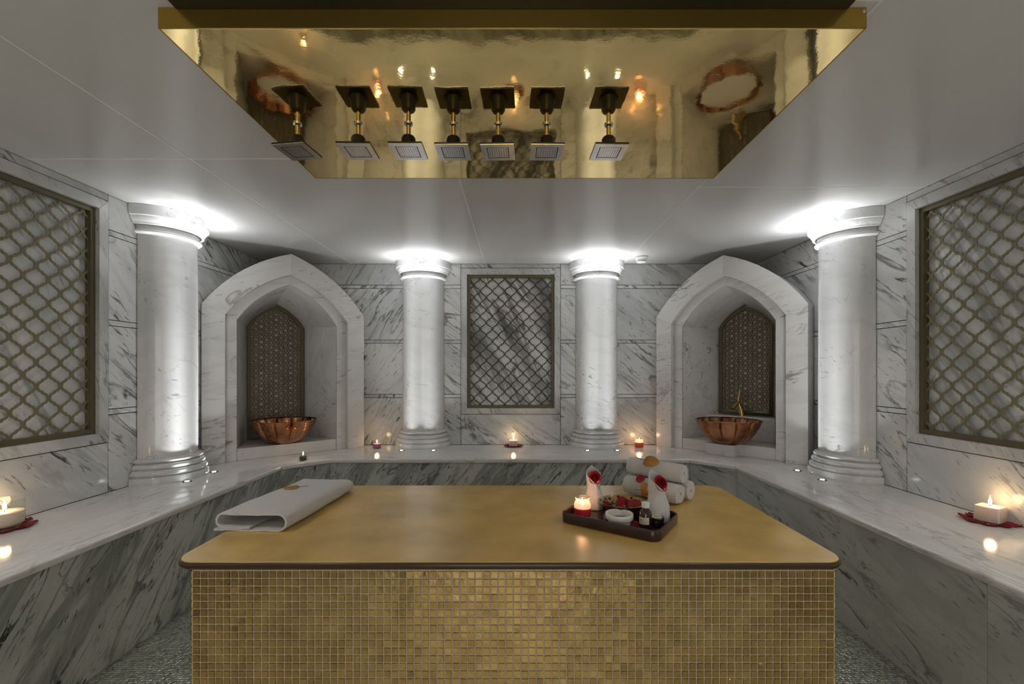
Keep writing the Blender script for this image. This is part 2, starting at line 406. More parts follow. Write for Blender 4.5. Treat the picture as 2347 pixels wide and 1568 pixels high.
# ================================================================== bench
bench = tag(empty('marble_bench', (0, 0, 0)), 'long marble bench with white top and grey veined front along three walls', 'bench')
A = (-1.691, 3.205); B = (-1.451, 3.438); C = (1.328, 3.438); Dp = (1.566, 3.205)
def bench_top(poly, nfront, ang):
    """poly starts with the front polyline of nfront points; front edges are rounded"""
    cx = sum(p[0] for p in poly)/len(poly); cy = sum(p[1] for p in poly)/len(poly)
    ca, sa = math.cos(-ang), math.sin(-ang)
    Q = [((p[0]-cx)*ca-(p[1]-cy)*sa, (p[0]-cx)*sa+(p[1]-cy)*ca) for p in poly]
    bm = bmesh.new(); lo = [bm.verts.new((q[0], q[1], -.032)) for q in Q]; hi = [bm.verts.new((q[0], q[1], 0)) for q in Q]
    n = len(Q); bm.faces.new(lo[::-1]); bm.faces.new(hi)
    for i in range(n): bm.faces.new((lo[i], lo[(i+1) % n], hi[(i+1) % n], hi[i]))
    bm.edges.ensure_lookup_table()
    ed = [e for e in bm.edges if any({e.verts[0], e.verts[1]} == {V[i], V[i+1]} for V in (lo, hi) for i in range(nfront-1))]
    bmesh.ops.bevel(bm, geom=ed, offset=.010, segments=3, affect='EDGES', profile=.5)
    bmesh.ops.recalc_face_normals(bm, faces=bm.faces)
    me = bpy.data.meshes.new('bench_top'); bm.to_mesh(me); bm.free()
    return obj('bench_top', me, M['bench_top'], bench, (cx, cy, ZB), ang)
nL = (-1.83, 3.60); nR = (1.69, 3.62)
g = .0008
bench_top([(A[0], 1.2+g), (A[0], A[1]), (XL, A[1]+.0), (XL, 1.2+g)], 2, PI/2)
bench_top([(A[0], YR+.002), (A[0], 1.2-g), (XL, 1.2-g), (XL, YR+.002)], 2, PI/2)
bench_top([(A[0], A[1]+g), (B[0], B[1]), (B[0], YB), (XL, YB), (XL, A[1]+g)], 2, D(44))
bench_top([(B[0]+g, B[1]), (C[0]-g, C[1]), (C[0]-g, YB), (B[0]+g, YB)], 2, 0)
bench_top([(C[0], C[1]), (Dp[0], Dp[1]+g), (XR, Dp[1]+g), (XR, YB), (C[0], YB)], 2, D(-44))
bench_top([(Dp[0], Dp[1]), (Dp[0], 1.2+g), (XR, 1.2+g), (XR, Dp[1])], 2, -PI/2)
bench_top([(Dp[0], 1.2-g), (Dp[0], YR+.002), (XR, YR+.002), (XR, 1.2-g)], 2, -PI/2)
def offset_poly(P, d):
    """mitred offset of an open polyline to its left"""
    P = [Vector(p) for p in P]; out = []
    nrm = [Vector((-(b-a).y, (b-a).x)).normalized() for a, b in zip(P, P[1:])]
    for i, p in enumerate(P):
        if i == 0 or i == len(P)-1: out.append(p+nrm[0 if i == 0 else -1]*d); continue
        n1, n2 = nrm[i-1], nrm[i]; k = n1+n2; out.append(p+k*(d/k.dot(n1)))
    return out
PF = [(A[0], YR+.002), (A[0], .75), (A[0], 2.62), A, B, (-.08, B[1]), C, Dp, (Dp[0], 1.5), (Dp[0], YR+.002)]
F0 = offset_poly(PF, .018); F1 = offset_poly(PF, .043)
for i in range(len(PF)-1):
    d = F0[i+1]-F0[i]; a = math.atan2(d.y, d.x); c = (F0[i]+F0[i+1])/2; u = d.normalized(); v = Vector((-u.y, u.x)); e = u*.0008
    poly = [F0[i]+e, F0[i+1]-e, F1[i+1]-e, F1[i]+e]
    poly = [((q-c).dot(u), (q-c).dot(v)) for q in poly]
    MB().prism(poly, 'z', -(ZB-.034)/2, (ZB-.034)/2).build('bench_front', M['bench_front' if i < 6 else 'bench_front_r'], bench, (c.x, c.y, (ZB-.034)/2), a)

# ================================================================== columns
def column(name, loc, rz, label):
    """half column against a wall; local -y points into the room"""
    r = tag(empty(name, (loc[0], loc[1], ZB), rz), label, 'column', 'half columns against the marble walls')
    H = ZC-ZB
    def half(nm, prof, par, n=40):
        m = MB().lathe(prof, n, a0=PI, a1=2*PI)
        return m.build(nm, M['column'], par)
    def torus(r0, r1, z0, z1, k=5):
        return [(r0+(r1-r0)*math.sin(PI*i/k), z0+(z1-z0)*(i/k)) for i in range(k+1)]
    base = [(0, 0), (.250, 0), (.250, .034), (.246, .040)] + torus(.232, .243, .042, .078) + torus(.218, .230, .082, .114) + torus(.202, .218, .118, .148) + [(.190, .150), (0, .150)]
    half('column_base', base, r)
    sh = half('column_shaft', [(0, .150), (.190, .150), (.190, .7), (.188, H-.16), (0, H-.16)], r, 48)
    zz = H-.162
    cap = [(0, zz), (.190, zz)] + torus(.196, .212, zz, zz+.028) + [(.196, zz+.030), (.196, zz+.052), (.222, zz+.054), (.224, zz+.064)] \
        + [(.226, zz+.066), (.238, zz+.084), (.241, zz+.098), (.250, zz+.100), (.252, zz+.108), (.252, H-.0015), (0, H-.0015)]
    half('capital', cap, r)
    return r
YCB = YB-.003
cols = [column('marble_column', (-.866, YCB), 0, 'pale marble half column on back wall left of the central lattice panel'),
        column('marble_column', (.728, YCB), 0, 'pale marble half column on back wall right of the central lattice panel'),
        column('marble_column', (XL+.003, 2.874), PI/2, 'pale marble half column against the left side wall'),
        column('marble_column', (XR-.003, 2.915), -PI/2, 'pale marble half column against the right side wall')]
# the shaft seam joints seen on the side columns are left to the marble
def beam_profile(ld, core=.072):
    """narrow beam optic: bright core, intensity falling with the cube of the angle"""
    ld.use_nodes = True; t = ld.node_tree; em = t.nodes['Emission']
    tc = N(t, 'TexCoord'); sp = N(t, 'SeparateXYZ'); link(t, tc, 'Normal', sp, 0)
    ab = N(t, 'Math', operation='ABSOLUTE'); link(t, sp, 'Z', ab, 0)
    mn = N(t, 'Math', operation='MINIMUM'); link(t, ab, 0, mn, 0); mn.inputs[1].default_value = 1.0
    ac = N(t, 'Math', operation='ARCCOSINE'); link(t, mn, 0, ac, 0)
    pw = N(t, 'Math', operation='POWER'); link(t, ac, 0, pw, 0); pw.inputs[1].default_value = 2.55
    ad = N(t, 'Math', operation='ADD'); link(t, pw, 0, ad, 0); ad.inputs[1].default_value = core**2.55
    dv = N(t, 'Math', operation='DIVIDE'); dv.inputs[0].default_value = core**2.55; link(t, ad, 0, dv, 1)
    link(t, dv, 0, em, 'Strength')
def uplight(x, y, label, aim):
    r = tag(empty('bench_uplight', (x, y, ZB)), label, 'spotlight', 'uplights let into the bench top')
    MB().lathe([(.0, -.004), (.026, -.004), (.026, .002), (.021, .003), (.019, .0005), (0, .0005)], 20).build('bezel', M['black'], r)
    MB().lathe([(0, .0008), (.012, .0008), (.012, .0035), (0, .0045)], 14).build('lens', M['lens'], r)
    ld = bpy.data.lights.new('uplight_lamp', 'SPOT'); ld.energy = UPLIGHT_W; ld.color = (.95, .97, 1.0)
    ld.spot_size = D(86); ld.spot_blend = .25; ld.shadow_soft_size = .012; beam_profile(ld)
    lo = bpy.data.objects.new('lamp', ld); COL.objects.link(lo); lo.parent = r; lo.location = (0, 0, .012)
    lo.rotation_euler = Vector((-aim[0], -aim[1], -1.0)).to_track_quat('Z', 'Y').to_euler()
    return r
for x, y, l, aim in ((-.993, 3.811, 'left uplight below the left column of the back wall', (0.010, 0.025)), (-.719, 3.811, 'right uplight below the left column of the back wall', (-0.010, 0.025)),
                (.60, 3.811, 'left uplight below the right column of the back wall', (0.010, 0.025)), (.855, 3.811, 'right uplight below the right column of the back wall', (-0.010, 0.025)),
                (-2.035, 2.742, 'nearer uplight below the left side wall column', (-0.025, 0.010)), (-2.046, 3.0, 'farther uplight below the left side wall column', (-0.025, -0.010)),
                (1.913, 3.04, 'farther uplight below the right side wall column', (0.025, -0.010)), (1.907, 2.785, 'nearer uplight below the right side wall column', (0.025, 0.010))):
    uplight(x, y, l, aim)
# unseen fill lamps added beside and behind the camera, shaped as recessed downlights
for i, (x, y) in enumerate(((-1.75, .95), (1.65, .95), (-1.75, -.70), (1.65, -.70))):
    r = tag(empty('ceiling_fill_lamp', (x, y, ZC)), ['left', 'right', 'left', 'right'][i]+' added ceiling fill lamp '+('above the bench beside the camera' if i < 2 else 'near the added fill door'), 'downlight', 'added ceiling fill lamps')
    MB().lathe([(.055, 0), (.055, -.006), (.040, -.006), (.038, -.001), (.055, 0)], 24).build('bezel', M['silver'], r)
    MB().lathe([(0, -.0025), (.038, -.0025)], 24).build('lens', M['lamp'], r)
    ld = bpy.data.lights.new('fill_spot_lamp', 'SPOT'); ld.energy = FILL_LAMP_W; ld.color = (1, .97, .93); ld.spot_size = D(150); ld.spot_blend = 1; ld.shadow_soft_size = .035
    lo = bpy.data.objects.new('lamp', ld); COL.objects.link(lo); lo.parent = r; lo.location = (0, 0, -.02)

# ================================================================== big lattice panels
def lattice_edges(W, H, p, q, ox, oz):
    """ogee trellis lines over a W x H window centred on 0; p, q = cell pitch"""
    out = []
    def edge(cx, cz, sx, sz):
        # from the right lobe of a cell, over the barb, to the lobe of its upper neighbour
        P = [(.237+.223*math.cos(D(70)*i/7), .216*math.sin(D(70)*i/7)) for i in range(8)]+[(.246, .226)]
        Q = [(.5-x, .5-z) for x, z in P]
        return [[Vector((cx+sx*x*p, cz+sz*z*q)) for x, z in T] for T in (P, Q, [(.25, .208), (.25, .292)])]
    nx = int(W/p)+3; nz = int(H/q)+3
    for i in range(-nx, nx+1):
        for j in range(-nz, nz+1):
            for hx, hz in ((0, 0),):
                cx = ox+i*p; cz = oz+j*q
                if abs(cx) > W/2+p or abs(cz) > H/2+q: continue
                for sx in (-1, 1):
                    for sz in (-1, 1):
                        P_, Q_, T_ = edge(cx, cz, sx, sz); out += [(P_, 0 if sx > 0 else 1), (Q_, 3 if sx > 0 else 4), (T_, 5)]
                for nx_, nz_ in ((.5, 0), (0, .5)):
                    out.append(([Vector((cx+(nx_+d)*p, cz+nz_*q)) for d in (-.04, .04)], 2))
    return out
def clip_bm(me, planes):
    bm = bmesh.new(); bm.from_mesh(me)
    for co, no in planes:
        bmesh.ops.bisect_plane(bm, geom=bm.verts[:]+bm.edges[:]+bm.faces[:], dist=1e-6, plane_co=co, plane_no=no, clear_outer=True)
    bm.to_mesh(me); bm.free()
def lattice_panel(loc, rz, label, mback, mlat, ox, strip):
    r = tag(empty('lattice_panel', loc, rz), label, 'lattice panel', 'framed trellis panels let into the marble walls')
    H = PZ1-PZ0; zc = (PZ0+PZ1)/2-loc[2]; W = PW; fw = .025
    c = .001
    # frame of four mitred bars, recessed
    u0, u1, z0, z1 = -W/2+c, W/2-c, zc-H/2+c, zc+H/2-c
    for P in ([(u0, z0), (u1, z0), (u1-fw, z0+fw), (u0+fw, z0+fw)], [(u1, z0), (u1, z1), (u1-fw, z1-fw), (u1-fw, z0+fw)],
              [(u1, z1), (u0, z1), (u0+fw, z1-fw), (u1-fw, z1-fw)], [(u0, z1), (u0, z0), (u0+fw, z0+fw), (u0+fw, z1-fw)]):
        MB().prism(P, 'y', .018, .050).build('frame_bar', M['bronze'], r)
    MB().box((0, .0575, zc), (W-.004, .012, H-.004)).build('marble_back', mback, r)
    iw, ih = W-2*fw-.002, H-2*fw-.002
    m = MB()
    for e, k in lattice_edges(iw, ih, .1145, .1175, ox, .0): m.ribbon(e, strip, .0320+.00025*k, .0375)
    me = m.mesh('lattice', False); me.transform(Matrix.Translation((0, 0, zc)))
    clip_bm(me, [((iw/2, 0, 0), (1,0,0)), ((-iw/2, 0, 0), (-1,0,0)), ((0, 0, zc+ih/2), (0,0,1)), ((0, 0, zc-ih/2), (0,0,-1))])
    obj('lattice', me, mlat, r)
    return r
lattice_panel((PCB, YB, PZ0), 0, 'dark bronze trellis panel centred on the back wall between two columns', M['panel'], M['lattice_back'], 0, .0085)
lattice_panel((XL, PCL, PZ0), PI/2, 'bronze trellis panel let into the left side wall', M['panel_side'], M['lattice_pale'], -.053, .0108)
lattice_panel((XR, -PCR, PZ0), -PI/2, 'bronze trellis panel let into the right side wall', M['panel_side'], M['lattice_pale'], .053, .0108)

# ================================================================== niches
def arc(a, b, sag, n=8):
    a, b = Vector(a), Vector(b); d = b-a; nr = Vector((-d.y, d.x)).normalized()*sag*d.length
    return [a+d*(i/n)+nr*4*(i/n)*(1-i/n) for i in range(n+1)]
def arch(half, spring, top, z0, n=8, sag=.085):
    L = arc((-half, spring), (0, top), sag, n); R = arc((0, top), (half, spring), sag, n)
    return [Vector((-half, z0))]+L+R[1:]+[Vector((half, z0))]
def ring_part(m, outer, inner, w0, w1):
    """solid between two open profiles of equal length, extruded from w0 to w1"""
    rings = [[(o.x, w0, o.y), (i.x, w0, i.y), (i.x, w1, i.y), (o.x, w1, o.y)] for o, i in zip(outer, inner)]
    return m.loft(rings, True, True, True, False)
SPR_O, TOP_O, HO = 1.718, 2.175, .595
SPR_I, TOP_I, HI = 1.650, 2.008, .452
SP, TOP_F, HF = 1.620, 1.936, .372
TOP_B, HBK, DEP = 1.822, .236, .50
def niche(mid, ang, label, right):
    root = tag(empty('marble_niche', (mid[0], mid[1], ZB), ang), label, 'niche', 'pointed arch niches across the room corners')
    dz = -ZB
    def Z(P): return [Vector((p.x, p.y+dz)) for p in P]
    O = Z(arch(HO, SPR_O, TOP_O, ZB+.0005)); I = Z(arch(HI, SPR_I, TOP_I, ZB+.0005)); n = len(O); k = n//2
    segs = [(0, 2), (1, k+1), (k, n-1), (n-2, n)]
    for a, b in segs:
        bevel(ring_part(MB(), O[a:b], I[a:b], 0, .055).build('arch_stone', M['niche'], root), .0012, 1)
    # body of the block behind the face, cut off at the walls
    O2 = Z(arch(HO-.002, SPR_O, TOP_O-.002, ZB+.0005)); O3 = Z(arch(HO-.03, SPR_O-.01, TOP_O-.04, ZB+.0005))
    me = ring_part(MB(), O2, O3, .056, .70).mesh('niche_body')
    Mi = Matrix.Translation((mid[0], mid[1], ZB)) @ Matrix.Rotation(ang, 4, 'Z'); inv = Mi.inverted()
    pl = []
    for co, no in (((XL+.004 if not right else XR-.004, 0, 0), (-1 if not right else 1, 0, 0)), ((0, YB-.004, 0), (0, 1, 0))):
        pl.append((inv @ Vector(co), inv.to_3x3() @ Vector(no)))
    clip_bm(me, pl); obj('niche_body', me, M['niche'], root)
    # inner frame
    I2 = Z(arch(HI-.001, SPR_I-.001, TOP_I-.001, ZB+.0005)); Fp = Z(arch(HF, SP, TOP_F, ZB+.0005))
    for a, b in segs:
        bevel(ring_part(MB(), I2[a:b], Fp[a:b], .046, .064).build('inner_frame', M['niche'], root), .001, 1)
    # splayed lining
    Bp = Z(arch(HBK, SP, TOP_B, ZB+.0005))
    for a, b in segs:
        m = MB(); fo = Fp[a:b]; bo = Bp[a:b]
        def off(P): return [Vector((p.x*1.03, p.y+.012 if p.y > SP+dz-.001 else p.y)) for p in P]
        f2, b2 = off(fo), off(bo)
        rings = [[(f.x, .065, f.y), (g1.x, DEP, g1.y), (h.x, DEP, h.y), (e.x, .065, e.y)] for f, g1, h, e in zip(fo, bo, b2, f2)]
        m.loft(rings, True, True, True, False).build('niche_lining', M['niche'], root)
    MB().prism([(p.x*1.05, p.y) for p in Bp], 'y', DEP+.012, DEP+.02).build('niche_back', M['niche'], root)
    # sill
    sw = .09
    bevel(MB().prism([(-HF+.002, .052), (HF-.002, .052), (HF-.004, .066), (HBK, DEP), (-HBK, DEP), (-HF+.004, .066)], 'z', .0005, sw).build('sill', M['niche'], root), .0015, 1)
    zp = sw+.001
    if right:
        bevel(MB().box((-.01, -.001, (sw+.002)/2), (.235, .105, sw+.001)).build('pedestal', M['niche'], root), .002, 1)
        w0 = .33; hw = HF+(HBK-HF)*(w0-.065)/(DEP-.065)-.004
        bevel(MB().prism([(-hw, w0), (hw, w0), (HBK-.002, DEP), (-HBK+.002, DEP)], 'z', sw+.001, .29).build('ledge', M['niche'], root), .0015, 1)
        zp = .2915
    # screen of star tracery
    scr = tag(empty('star_screen', (Mi @ Vector((0, DEP-.03, zp)))[:], ang), 'arched bronze star tracery screen at the back of the %s corner niche' % ('right' if right else 'left'), 'screen', 'arched tracery screens')
    def Zs(half, top, z0): return [Vector((p.x, p.y-ZB-zp)) for p in arch(half, SP, top, ZB+zp+z0)]
    fs = 1.0-.06
    h1 = HBK-.012; fo = Zs(h1, TOP_B-.012, .002); fi = Zs(h1-.028, TOP_B-.046, .026)
    m = MB(); ring_part(m, fo, fi, 0, .024)
    m.prism([(-h1, .002), (h1, .002), (h1-.028, .026), (-h1+.028, .026)], 'y', 0, .024)
    m.build('frame', M['bronze'], scr)
    MB().prism([(p.x, p.y) for p in Zs(h1-.004, TOP_B-.018, .004)], 'y', .018, .023).build('back_plate', M['screen_back'], scr)
    m = MB(); s = .135; topz = max(p.y for p in fi)
    def inside(P):
        out = True
        for x, z in P:
            if abs(x) > h1-.022 or z < .02: return False
            if z > SP-ZB-zp:
                # below the straight chord plus bulge of the arch
                for i in range(len(fi)-1):
                    a, b = fi[i], fi[i+1]
                    if a.x <= x <= b.x and b.x-a.x > 1e-6 and z > a.y+(b.y-a.y)*(x-a.x)/(b.x-a.x)+.004: return False
        return True
    def line(P):
        if inside(P): m.ribbon(P, .0052, .010, .018)
    for i in range(-3, 4):
        for j in range(-1, 12):
            cx = i*s*.866; cz = .10+j*s+(s/2 if i % 2 else 0)
            # six pointed star
            st = [(cx+(.026 if q % 2 == 0 else .0145)*math.sin(q*PI/6), cz+(.026 if q % 2 == 0 else .0145)*math.cos(q*PI/6)) for q in range(13)]
            for q in range(0, 12, 2): line(st[q:q+3])
            if inside(st): MB().prism([(p_[0]-cx, p_[1]-cz) for p_ in st[:12]][::-1], 'y', .0145, .0178).build('star', M['star'], scr, (cx, 0, cz))
            for q in range(6):
                a = q*PI/3
                # six petals around the star, each an open ring of five sides
                px, pz = cx+.046*math.sin(a), cz+.046*math.cos(a)
                hexa = [(px+.0195*math.sin(a+u*PI/3), pz+.0195*math.cos(a+u*PI/3)) for u in range(7)]
                for u in range(6): line(hexa[u:u+2])
            # small triangle centres between three stars
            for sg in (-1, 1):
                tx, tz = cx+sg*s*.577, cz
                tri = [(tx+.016*math.cos(u*PI/3), tz+.016*math.sin(u*PI/3)) for u in range(7)]
                for u in range(6): line(tri[u:u+2])
    m.build('star_tracery', M['bronze_dark'], scr, fix=False)
    return root, Mi
nl, ML = niche((-1.818, 3.584), D(41.5), 'white marble pointed arch niche across the left corner', False)
nr_, MR = niche((1.6745, 3.6235), D(-46.5), 'white marble pointed arch niche with ledge and tap across the right corner', True)

# ================================================================== copper bowls and tap
def copper_bowl(M4, u, wd, z, label, rot, water):
    p = M4 @ Vector((u, wd, 0))
    r = tag(empty('copper_bowl', (p.x, p.y, z), rot), label, 'bowl', 'hammered copper basins')
    nl = 12; n = nl*12
    def rad(R, th, dep):
        s = abs(math.sin(nl*th/2))           # 0 in the crease
        return R*(1-dep*(.6*(1-s)**1.6+.6*(1-s)**9))
    prof = [(0, .003, 0), (.085, 0, 0), (.12, .008, .01), (.162, .038, .05), (.200, .085, .075), (.228, .135, .08), (.243, .178, .07), (.250, .186, .05), (.252, .189, .05),
            (.248, .190, .05), (.236, .182, .07), (.220, .137, .08), (.190, .087, .075), (.152, .044, .05), (.10, .014, .01), (0, .010, 0)]
    R = [[(max(rad(R0, 2*PI*j/n, d), 1e-4)*math.cos(2*PI*j/n), max(rad(R0, 2*PI*j/n, d), 1e-4)*math.sin(2*PI*j/n), zz) for j in range(n)] for R0, zz, d in prof]
    MB().loft(R, True).build('bowl_body', M['copper'], r)
    rr = water[0]
    w_ = MB().lathe([(0, 0), (rr, 0)], 48).build('water', M['water'], r); w_.location = (0, 0, water[1])
    return r
copper_bowl(ML, -.02, .15, ZB+.0905, 'hammered copper bowl in the left corner niche', .2, (.192, .125))
copper_bowl(MR, .02, .05, ZB+.0935, 'hammered copper bowl on a marble block in the right corner niche', .35, (.203, .150))
p = MR @ Vector((-.012, .395, .29))
fz = ZB+.2902 - 0
fr = tag(empty('basin_tap', (p.x, p.y, fz), D(-46)), 'curved polished brass tap on the right niche ledge', 'tap')
MB().tube([(.010, .01, 0), (.006, .008, .05), (-.006, 0, .09), (-.012, -.006, .118)], [.024, .022, .019, .017], 14).build('body', M['brass'], fr)
MB().tube([(-.012, -.002, .122), (-.020, -.03, .105), (-.032, -.065, .075), (-.036, -.085, .060)], [.017, .0165, .014, .0125], 14).build('spout', M['brass'], fr)
MB().tube([(-.036, -.0862, .0592), (-.0362, -.0867, .0588)], .010, 12).build('spout_mouth', M['black'], fr)
MB().tube([(-.012, -.004, .125), (-.010, .0, .16), (-.004, .006, .21), (-.002, .008, .232)], [.0155, .013, .0105, .008], 12).build('lever', M['brass'], fr)

# ================================================================== shower canopy
CX0, CX1, CY0, CY1, CZ = -.981, .953, 1.213, 2.16, 2.166
can = tag(empty('shower_canopy', ((CX0+CX1)/2, (CY0+CY1)/2, ZC)), 'large polished gold ceiling canopy with seven square shower heads over the table', 'canopy')
def cpart(nm, x0, x1, y0, y1, z0, z1, mt):
    cx, cy = (CX0+CX1)/2, (CY0+CY1)/2
    return bevel(MB().box(((x0+x1)/2-cx, (y0+y1)/2-cy, (z0+z1)/2-ZC), (x1-x0, y1-y0, z1-z0)).build(nm, M[mt], can), .0012, 1)
cpart('mirror_panel', CX0+.0035, CX1-.0035, CY0+.0035, CY1-.0035, CZ, CZ+.01, 'mirror')
cpart('fascia', CX0, CX1, CY0, CY0+.003, CZ-.001, ZC-.001, 'gold_satin')
cpart('fascia', CX0, CX1, CY1-.003, CY1, CZ-.001, ZC-.001, 'gold_satin')
cpart('fascia', CX0, CX0+.003, CY0+.003, CY1-.003, CZ-.001, ZC-.001, 'gold_satin')
cpart('fascia', CX1-.003, CX1, CY0+.003, CY1-.003, CZ-.001, ZC-.001, 'gold_satin')
scw = MB().lathe([(0, .0015), (.004, .0015), (.005, 0)], 10).build('screw', M['silver'], can)
scw.rotation_euler = (PI/2, 0, 0); scw.location = (CX1-.008-(CX0+CX1)/2, CY0-(CY0+CY1)/2-.0005, -.011)
# seven shower heads
def shower():
    h = .062
    m = MB().lathe([(.0, -.046), (.021, -.048), (.026, -.055), (.028, -.082), (.036, -.094), (.036, -.097), (0, -.097)], 20)
    m.box((0, 0, -.1005), (2*h, 2*h, .006))
    r = m.build('shower_head', M['black'], can)
    MB().lathe([(.010, 0), (.016, 0), (.016, -.004), (.010, -.006)], 18).build('flange', M['silver'], r)
    MB().tube([(0, 0, 0), (0, 0, -.05)], .0085, 14).build('pipe', M['brass'], r)
    # steel face ring around a slightly recessed nozzle plate
    i_ = .041; z0, z1 = -.1037, -.1062
    O = [(-h, -h), (h, -h), (h, h), (-h, h)]; I = [(-i_, -i_), (i_, -i_), (i_, i_), (-i_, i_)]
    m = MB()
    m.loft([[(x, y, z0) for x, y in O], [(x, y, z1) for x, y in O], [(x, y, z1) for x, y in I], [(x, y, z0) for x, y in I]], True, smooth=False)
    m.build('face_ring', M['silver'], r)
    j = .0375
    MB().box((0, 0, -.1047), (2*j, 2*j, .002)).build('nozzle_plate', M['silver'], r)
    m = MB()
    for a in range(8):
        for b in range(7):
            m.lathe([(.0019, 0), (0, -.0002)], 6, c=((a-3.5)*.0088, (b-3)*.0098, -.10585))
    m.build('nozzles', M['black'], r)
    return r
xs7 = [-.832, -.602, -.412, -.243, -.073, .111, .346]
rots = [-8, 1, 1, 0, -2, 1, 1]
proto = shower()
for i, x in enumerate(xs7):
    o = proto if i == 0 else copy_tree(proto, can)
    o.location = (x-(CX0+CX1)/2, 1.684+(.006 if i > 2 else 0)-(CY0+CY1)/2, CZ-.0003-ZC); o.rotation_euler.z = D(rots[i])

# smoke detector
sd = tag(empty('smoke_detector', (1.076, 3.86, ZC)), 'white round smoke detector on ceiling by the right back column', 'smoke detector')
MB().lathe([(0, -.0005), (.056, -.0005), (.056, -.016), (.050, -.020), (.046, -.034), (.030, -.036)], 28).build('housing', M['white_plastic'], sd)
MB().lathe([(.034, -.034), (.034, -.042)], 24).build('vent_gap', M['black'], sd)
MB().lathe([(.030, -.040), (.041, -.040), (.041, -.047), (.034, -.052), (0, -.053)], 28).build('cap', M['white_plastic'], sd)

# ================================================================== treatment table
TX0, TX1, TY0, TY1, TZ = -1.088, 1.040, 1.378, 2.318, .637
tab = tag(empty('treatment_table', ((TX0+TX1)/2, (TY0+TY1)/2, 0)), 'massage table with tan top and gold mosaic sides in the middle', 'table')
tcx, tcy = (TX0+TX1)/2, (TY0+TY1)/2
def rrect(hx, hy, r, n=8):
    P = []
    for cx, cy, a in ((hx-r, hy-r, 0), (-hx+r, hy-r, PI/2), (-hx+r, -hy+r, PI), (hx-r, -hy+r, 3*PI/2)):
        for i in range(n+1):
            t = a+PI/2*i/n; P.append((cx+r*math.cos(t), cy+r*math.sin(t)))
    return P
hx, hy = (TX1-TX0)/2, (TY1-TY0)/2
def rr(ins, z): return [(x, y, z) for x, y in rrect(hx-ins, hy-ins, max(.075-ins, .01))]
MB().loft([rr(.012, TZ-.0015), rr(.004, TZ-.003), rr(.0, TZ-.009), rr(0, TZ-.016), rr(.005, TZ-.023), rr(.014, TZ-.025)], True, True, True).build('edge_band', M['tableedge'], tab)
MB().loft([rr(.0065, TZ-.0026), rr(.0085, TZ), rr(.012, TZ)], True, True, True, False).build('table_top', M['tabletop'], tab)
# mosaic body: face Y
BX0, BX1, BY0, BY1, BZ = -1.040, 1.014, 1.410, TY1-.03, TZ-.026
ch = .011
MB().prism([(x-tcx, y-tcy) for x, y in ((BX0+ch, BY0), (BX1-ch, BY0), (BX1, BY0+ch), (BX1, BY1), (BX0, BY1), (BX0, BY0+ch))], 'z', 0, BZ).build('grout_core', M['grout'], tab)
NCOL = 84; pitch = (BX1-BX0-2*ch)/NCOL; ts = pitch-.0026
def tile_verts(sx, sz, h=.0026, b=.0011):
    x, z = sx/2, sz/2
    return [(-x, 0, -z), (x, 0, -z), (x, 0, z), (-x, 0, z), (-x+b, -h, -z+b), (x-b, -h, -z+b), (x-b, -h, z-b), (-x+b, -h, z-b)]
TF = [(4, 5, 6, 7), (0, 1, 5, 4), (1, 2, 6, 5), (2, 3, 7, 6), (3, 0, 4, 7)]
tile_me = MB().add(tile_verts(ts, ts), TF).mesh('mosaic_tile', False); tile_me.materials.append(M['tile'])
rest = MB(); rows = []
z = BZ-.0065; rows.append((z+.001, .010)); z -= .0068
while z > .012:
    rows.append((z-pitch/2, ts)); z -= pitch
rt = random.Random(3)
def place_rest(cx, cy, cz, rz, sx, sz):
    R = Matrix.Rotation(rz, 3, 'Z') @ Matrix.Rotation(rt.gauss(0, .028), 3, 'X') @ Matrix.Rotation(rt.gauss(0, .028), 3, 'Z')
    rest.add([tuple(R @ Vector(v)+Vector((cx, cy, cz))) for v in tile_verts(sx, sz)], TF)
c0 = NCOL//2-14
for ri, (rz_, sz) in enumerate(rows):
    for ci in range(NCOL):
        x = BX0+ch+(ci+.5)*pitch-tcx
        if 1 <= ri <= 10 and c0 <= ci < c0+29:
            o = bpy.data.objects.new('mosaic_tile', tile_me); COL.objects.link(o); o.parent = tab
            o.location = (x, BY0-tcy, rz_); o.rotation_euler = (rt.gauss(0, .028), 0, rt.gauss(0, .028))
        else: place_rest(x, BY0-tcy, rz_, 0, ts, sz)
    for sgn, bx in ((-1, BX0), (1, BX1)):
        place_rest(bx-sgn*ch/2-tcx, BY0+ch/2-tcy, rz_, sgn*PI/4, .0135, sz)
        k = int((BY1-BY0-ch)/pitch)
        for q in range(k): place_rest(bx-tcx, BY0+ch+(q+.5)*pitch-tcy, rz_, sgn*PI/2, ts, sz)
ro = rest.build('mosaic_tiles', M['tile'], tab, fix=False); ro['kind'] = 'stuff'

